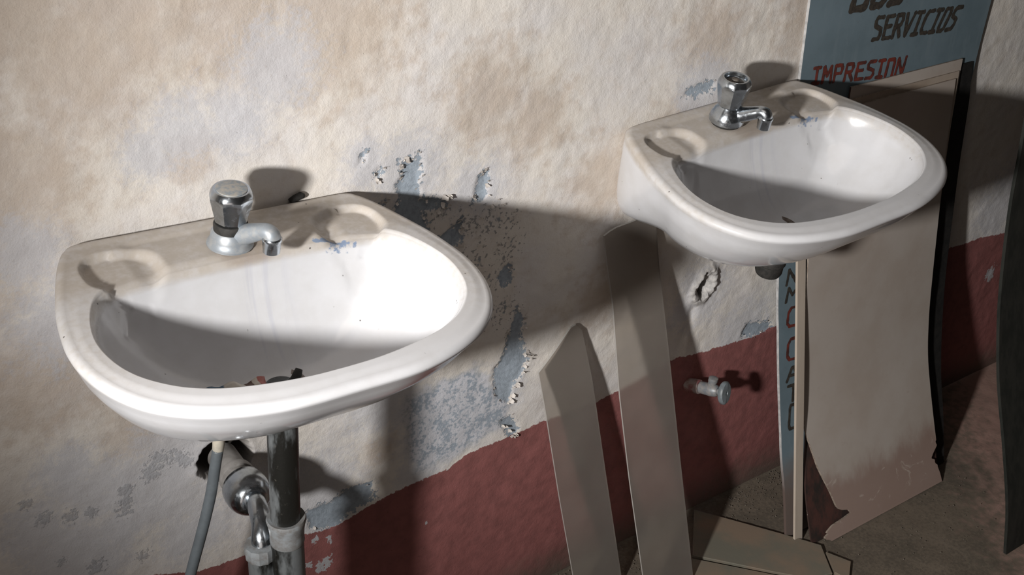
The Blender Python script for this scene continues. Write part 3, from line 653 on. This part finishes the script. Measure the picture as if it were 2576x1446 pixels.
# strokes of hand-painted capitals in a unit box
G = {'S': [[(.95, 1), (.25, 1), (.08, .85), (.1, .62), (.85, .45), (.9, .2), (.7, .02), (0, 0)]], 'E': [[(.95, 1), (.1, .98), (.05, 0), (.95, 0)], [(.08, .52), (.8, .54)]], 'R': [[(0, 0), (.1, 1), (.8, 1), (.92, .78), (.75, .52), (.08, .5)], [(.45, .5), (.95, 0)]],
 'V': [[(0, 1), (.42, 0), (1, 1)]], 'I': [[(.1, 1), (.95, 1)], [(.52, 1), (.48, 0)], [(.02, 0), (.9, 0)]], 'C': [[(.98, 1), (.3, .98), (.08, .75), (.05, .2), (.25, .02), (.95, 0)]], 'O': [[(.2, 1), (.85, 1), (.95, .8), (.88, .1), (.7, 0), (.12, 0), (.04, .15), (.12, .9), (.2, 1)]],
 'M': [[(0, 0), (.08, 1), (.5, .42), (.92, 1), (1, 0)]], 'P': [[(.04, 0), (.08, 1), (.8, 1), (.94, .78), (.8, .5), (.06, .48)]], 'N': [[(.02, 0), (.06, 1), (.9, 0), (1, 1.05)]], 'n': [[(.04, 0), (.1, .98), (.8, 1), (.92, .85), (.92, 0)]], 'T': [[(0, 1), (1, 1)], [(.5, 1), (.48, 0)]], 'A': [[(0, 0), (.4, 1), (.6, 1), (1, 0)], [(.18, .4), (.82, .4)]],
 'L': [[(.1, 1), (.05, 0), (.95, 0), (.98, .25)]], 'U': [[(.05, 1), (.05, .12), (.25, 0), (.8, 0), (.95, .15), (.98, 1)]], 'J': [[(.8, 1), (.78, .15), (.6, 0), (.1, 0), (.02, .2)]], 'F': [[(.95, 1), (.08, 1), (.02, 0)], [(.06, .52), (.75, .52)]], 'D': [[(.05, 0), (.08, 1), (.7, .95), (.95, .7), (.9, .25), (.6, 0), (.05, 0)]]}
def letter(ch, quad, t0, t1, lw, mat):
    (tlx, tlz), (trx, trz), (brx, brz), (blx, blz) = quad
    def mp(a, b):
        t = t0+(t1-t0)*a; X0 = blx+(brx-blx)*t; Z0 = blz+(brz-blz)*t; X1 = tlx+(trx-tlx)*t; Z1 = tlz+(trz-tlz)*t
        return Vector((X0+(X1-X0)*b, Z0+(Z1-Z0)*b))
    V = []; F = []
    def P3(p): V.append((p.x, SY(p.y)-.0012-.0002*random.random(), p.y)); return len(V)-1
    for st in G[ch]:
        pts = [mp(a, b) for a, b in st]
        for a, b in zip(pts[:-1], pts[1:]):
            d = b-a; n = Vector((-d.y, d.x)).normalized()*lw*.5; m = max(2, int(d.length/.006)); row = []
            for q in range(m+1):
                p = a+d*(q/m); wv = 1+random.uniform(-.18, .18); row.append((P3(p+n*wv), P3(p-n*wv)))
            for q in range(m): F.append((row[q][0], row[q+1][0], row[q+1][1], row[q][1]))
        for p in pts:
            F.append(tuple(P3(p+Vector((math.cos(2*math.pi*i/9), math.sin(2*math.pi*i/9)))*lw*.53*random.uniform(.85, 1.12)) for i in range(9)))
    link('letter', mesh('letter', V, F, False), mat, sign)
ink = plain('black_sign_paint', (.030, .027, .024), (.06, .05, .04), 160, .6); inkr = plain('red_sign_paint', (.17, .032, .022), (.065, .024, .02), 70, .6)
def word(txt, quad, lw, mat, gap=.36):
    n = len(txt); w_ = [1.0 if c != 'I' else .85 for c in txt]; tot = sum(w_)+gap*(n-1); t = 0
    for c, wd in zip(txt, w_):
        if c != ' ': letter(c, quad, t/tot, (t+wd)/tot, lw, mat)
        t += wd+gap
word('SERVICIOS', [(1.135, .936), (1.366, .922), (1.350, .885), (1.137, .899)], .0076, ink)
word('IMPRESInN', [(1.004, .873), (1.238, .852), (1.236, .822), (1.006, .847)], .0062, inkr)
word('LOS', [(1.075, 1.035), (1.215, 1.028), (1.195, .955), (1.066, .959)], .013, ink, .35)
for ch, z0, h, m in (('N', .486, .028, ink), ('M', .452, .026, ink), ('C', .402, .036, inkr), ('C', .338, .040, inkr), ('A', .298, .024, ink), ('T', .258, .030, ink), ('O', .205, .045, ink)):
    x0 = SXL(z0)+.018; letter(ch, [(x0+.002, z0+h), (x0+.030, z0+h-.002), (x0+.029, z0-.002), (x0, z0)], 0, 1, .0058, m)

# ------------------------------------------------------------------ frosted acrylic strips
k = NT('frosted_acrylic'); n1 = k.noise(14, 4, .6); n2 = k.noise(160, 4, .6)
col = k.mix(k.ramp(n1, .3, .7), (.41, .385, .35), (.35, .325, .295))
fm_ = k.done(col, .5, k.bump(n2, .06, .001), spec=.35)
tr = k.N('ShaderNodeBsdfTransparent'); tr.inputs[0].default_value = (.80, .77, .74, 1); rf = k.N('ShaderNodeBsdfRefraction'); rf.inputs['Roughness'].default_value = .52; rf.inputs['IOR'].default_value = 1.06; rf.inputs[0].default_value = (.82, .79, .76, 1)
mx = k.N('ShaderNodeMixShader'); mx.inputs[0].default_value = .31
k.t.links.new(rf.outputs[0], mx.inputs[1]); k.t.links.new(k.b.outputs[0], mx.inputs[2]); k.t.links.new(mx.outputs[0], k.out.inputs[0]); k.t.nodes.remove(tr)
k2 = NT('acrylic_edge'); edg = k2.done((.34, .33, .31), .35)
def strip(name, label, zs, ys, L, R, topfn, th):
    f = prof(zs, ys); xl, xr = tab(L), tab(R); V = []; F = []; mi = []; nx, nz = 8, 30
    for s in (0, 1):
        for j in range(nz+1):
            for i in range(nx+1):
                t = i/nx; zt = topfn(t); z = .0005+(zt-.0005)*j/nz; x = xl(z)*(1-t)+xr(z)*t
                V.append((x, f(z)+th*s, z))
    n = (nx+1)*(nz+1); q = lambda s, j, i: s*n+j*(nx+1)+i
    for j in range(nz):
        for i in range(nx):
            F += [(q(0, j, i), q(0, j, i+1), q(0, j+1, i+1), q(0, j+1, i)), (q(1, j, i), q(1, j+1, i), q(1, j+1, i+1), q(1, j, i+1))]; mi += [0, 0]
        F += [(q(0, j, 0), q(0, j+1, 0), q(1, j+1, 0), q(1, j, 0)), (q(0, j, nx), q(1, j, nx), q(1, j+1, nx), q(0, j+1, nx))]; mi += [1, 1]
    for i in range(nx):
        F += [(q(0, nz, i), q(0, nz, i+1), q(1, nz, i+1), q(1, nz, i)), (q(0, 0, i), q(1, 0, i), q(1, 0, i+1), q(0, 0, i+1))]; mi += [1, 1]
    m = mesh(name, V, F, True, 30); m.polygons.foreach_set('material_index', mi)
    return tag(link(name, m, [fm_, edg]), label, 'plastic strip', 'frosted strips leaning on the wall')
strip('acrylic_strip', 'short frosted plastic strip with slanted top leaning on the red band', [-.1, 0, .53, 1], [-.094, -.083, -.010, -.004], [(0, .563), (.066, .553), (.234, .525), (.399, .500), (.476, .487), (.537, .487)], [(0, .663), (.249, .621), (.43, .592), (.517, .572), (.55, .566)], lambda t: np.interp(t, [0, .78, .9, 1], [.476, .536, .536, .522]), .003)
strip('acrylic_strip', 'tall frosted plastic strip reaching up to the left of the far basin', [-.1, 0, .69, 1], [-.168, -.148, -.010, -.004], [(0, .665), (.063, .657), (.261, .632), (.42, .616), (.572, .608), (.638, .599), (.69, .594)], [(0, .774), (.272, .742), (.423, .725), (.603, .703), (.68, .697)], lambda t: np.interp(t, [0, .2, .6, .8, 1], [.682, .689, .691, .699, .674]), .003)

# ------------------------------------------------------------------ dark bowed panel at the right
dk = plain('dark_green_black_panel', (.012, .014, .012), (.022, .023, .020), 60, .75, stretch=(1, 1, .3), spec=.25)
DP = smoothprof([-.05, 0, .096, .21, .297, .359, .476, .636, .77, 1.05], [-.425, -.411, -.386, -.343, -.307, -.273 if False else -.285, -.252, -.222, -.206, -.17])
pn = panel('dark_panel', DP, lambda z: 1.323, lambda z: 1.95, np.linspace(0, 1.02, 60), .006, [dk, dk], nx=8)
tag(pn, 'dark bowed panel standing on the floor at the right edge of the photo', 'panel')

# ------------------------------------------------------------------ flat slabs and rubble on the floor
k = NT('grey_green_slab'); n1 = k.noise(10, 5, .6); n2 = k.noise(120, 4, .6)
slabm = k.done(k.mix(k.ramp(n1, .38, .65), (.20, .155, .115), (.145, .14, .112)), .7, k.bump(n2, .2, .001), spec=.3)
def slab(pts, h, z0=.0003):
    n = len(pts); V = [(a, b, z0) for a, b in pts]+[(a, b, z0+h) for a, b in pts]
    c = np.mean(pts, 0); V += [(a+(c[0]-a)*.012, b+(c[1]-b)*.012, z0+h+.0008) for a, b in pts]
    F = [tuple(range(n))[::-1], tuple(range(2*n, 3*n))]
    for s in (0, n):
        for i in range(n): j = (i+1) % n; F.append((s+i, s+j, s+n+j, s+n+i))
    me = mesh('slab', V, F, False); bm = bmesh.new(); bm.from_mesh(me); bmesh.ops.recalc_face_normals(bm, faces=bm.faces); bm.to_mesh(me); bm.free(); return me
G1 = 'broken slabs lying on the floor'
for pts, lab in (([(.812, -.102), (.900, -.012), (.960, -.098), (1.006, -.165), (1.036, -.211), (.998, -.272), (.955, -.262), (.909, -.213)], 'long grey-green slab lying on the floor under the batten foot'),
                 ([(.806, -.108), (.905, -.219), (.950, -.268), (.87, -.36), (.72, -.19)], 'brownish slab lying on the floor nearest the tall plastic strip'),
                 ([(1.030, -.228), (1.050, -.270), (1.01, -.30), (1.004, -.272)], 'small broken slab corner beside the long grey-green slab')):
    tag(link('floor_slab', slab(pts, .006), slabm), lab, 'slab', G1)
# loose grit along the foot of the wall: uncountable
V = []; F = []
for _ in range(900):
    if random.random() < .85: x = random.uniform(.5, 1.15); yy = -abs(random.gauss(0, .05))-.004
    else: x = random.uniform(.95, 1.45); yy = random.uniform(-.35, -.12)
    s = random.uniform(.0006, .0019); n = len(V); a0 = random.random()*6
    for i in range(4): V.append((x+s*math.cos(a0+i*1.57)*random.uniform(.6, 1.2), yy+s*math.sin(a0+i*1.57)*random.uniform(.6, 1.2), .0004))
    V.append((x, yy, s*1.1)); F += [(n, n+1, n+4), (n+1, n+2, n+4), (n+2, n+3, n+4), (n+3, n, n+4)]
gr = link('floor_grit', mesh('floor_grit', V, F, False), plain('grit', (.16, .14, .11), (.08, .07, .058), 300, .9)); gr['kind'] = 'stuff'; tag(gr, 'fine dark grit and crumbs scattered along the foot of the wall', 'grit')
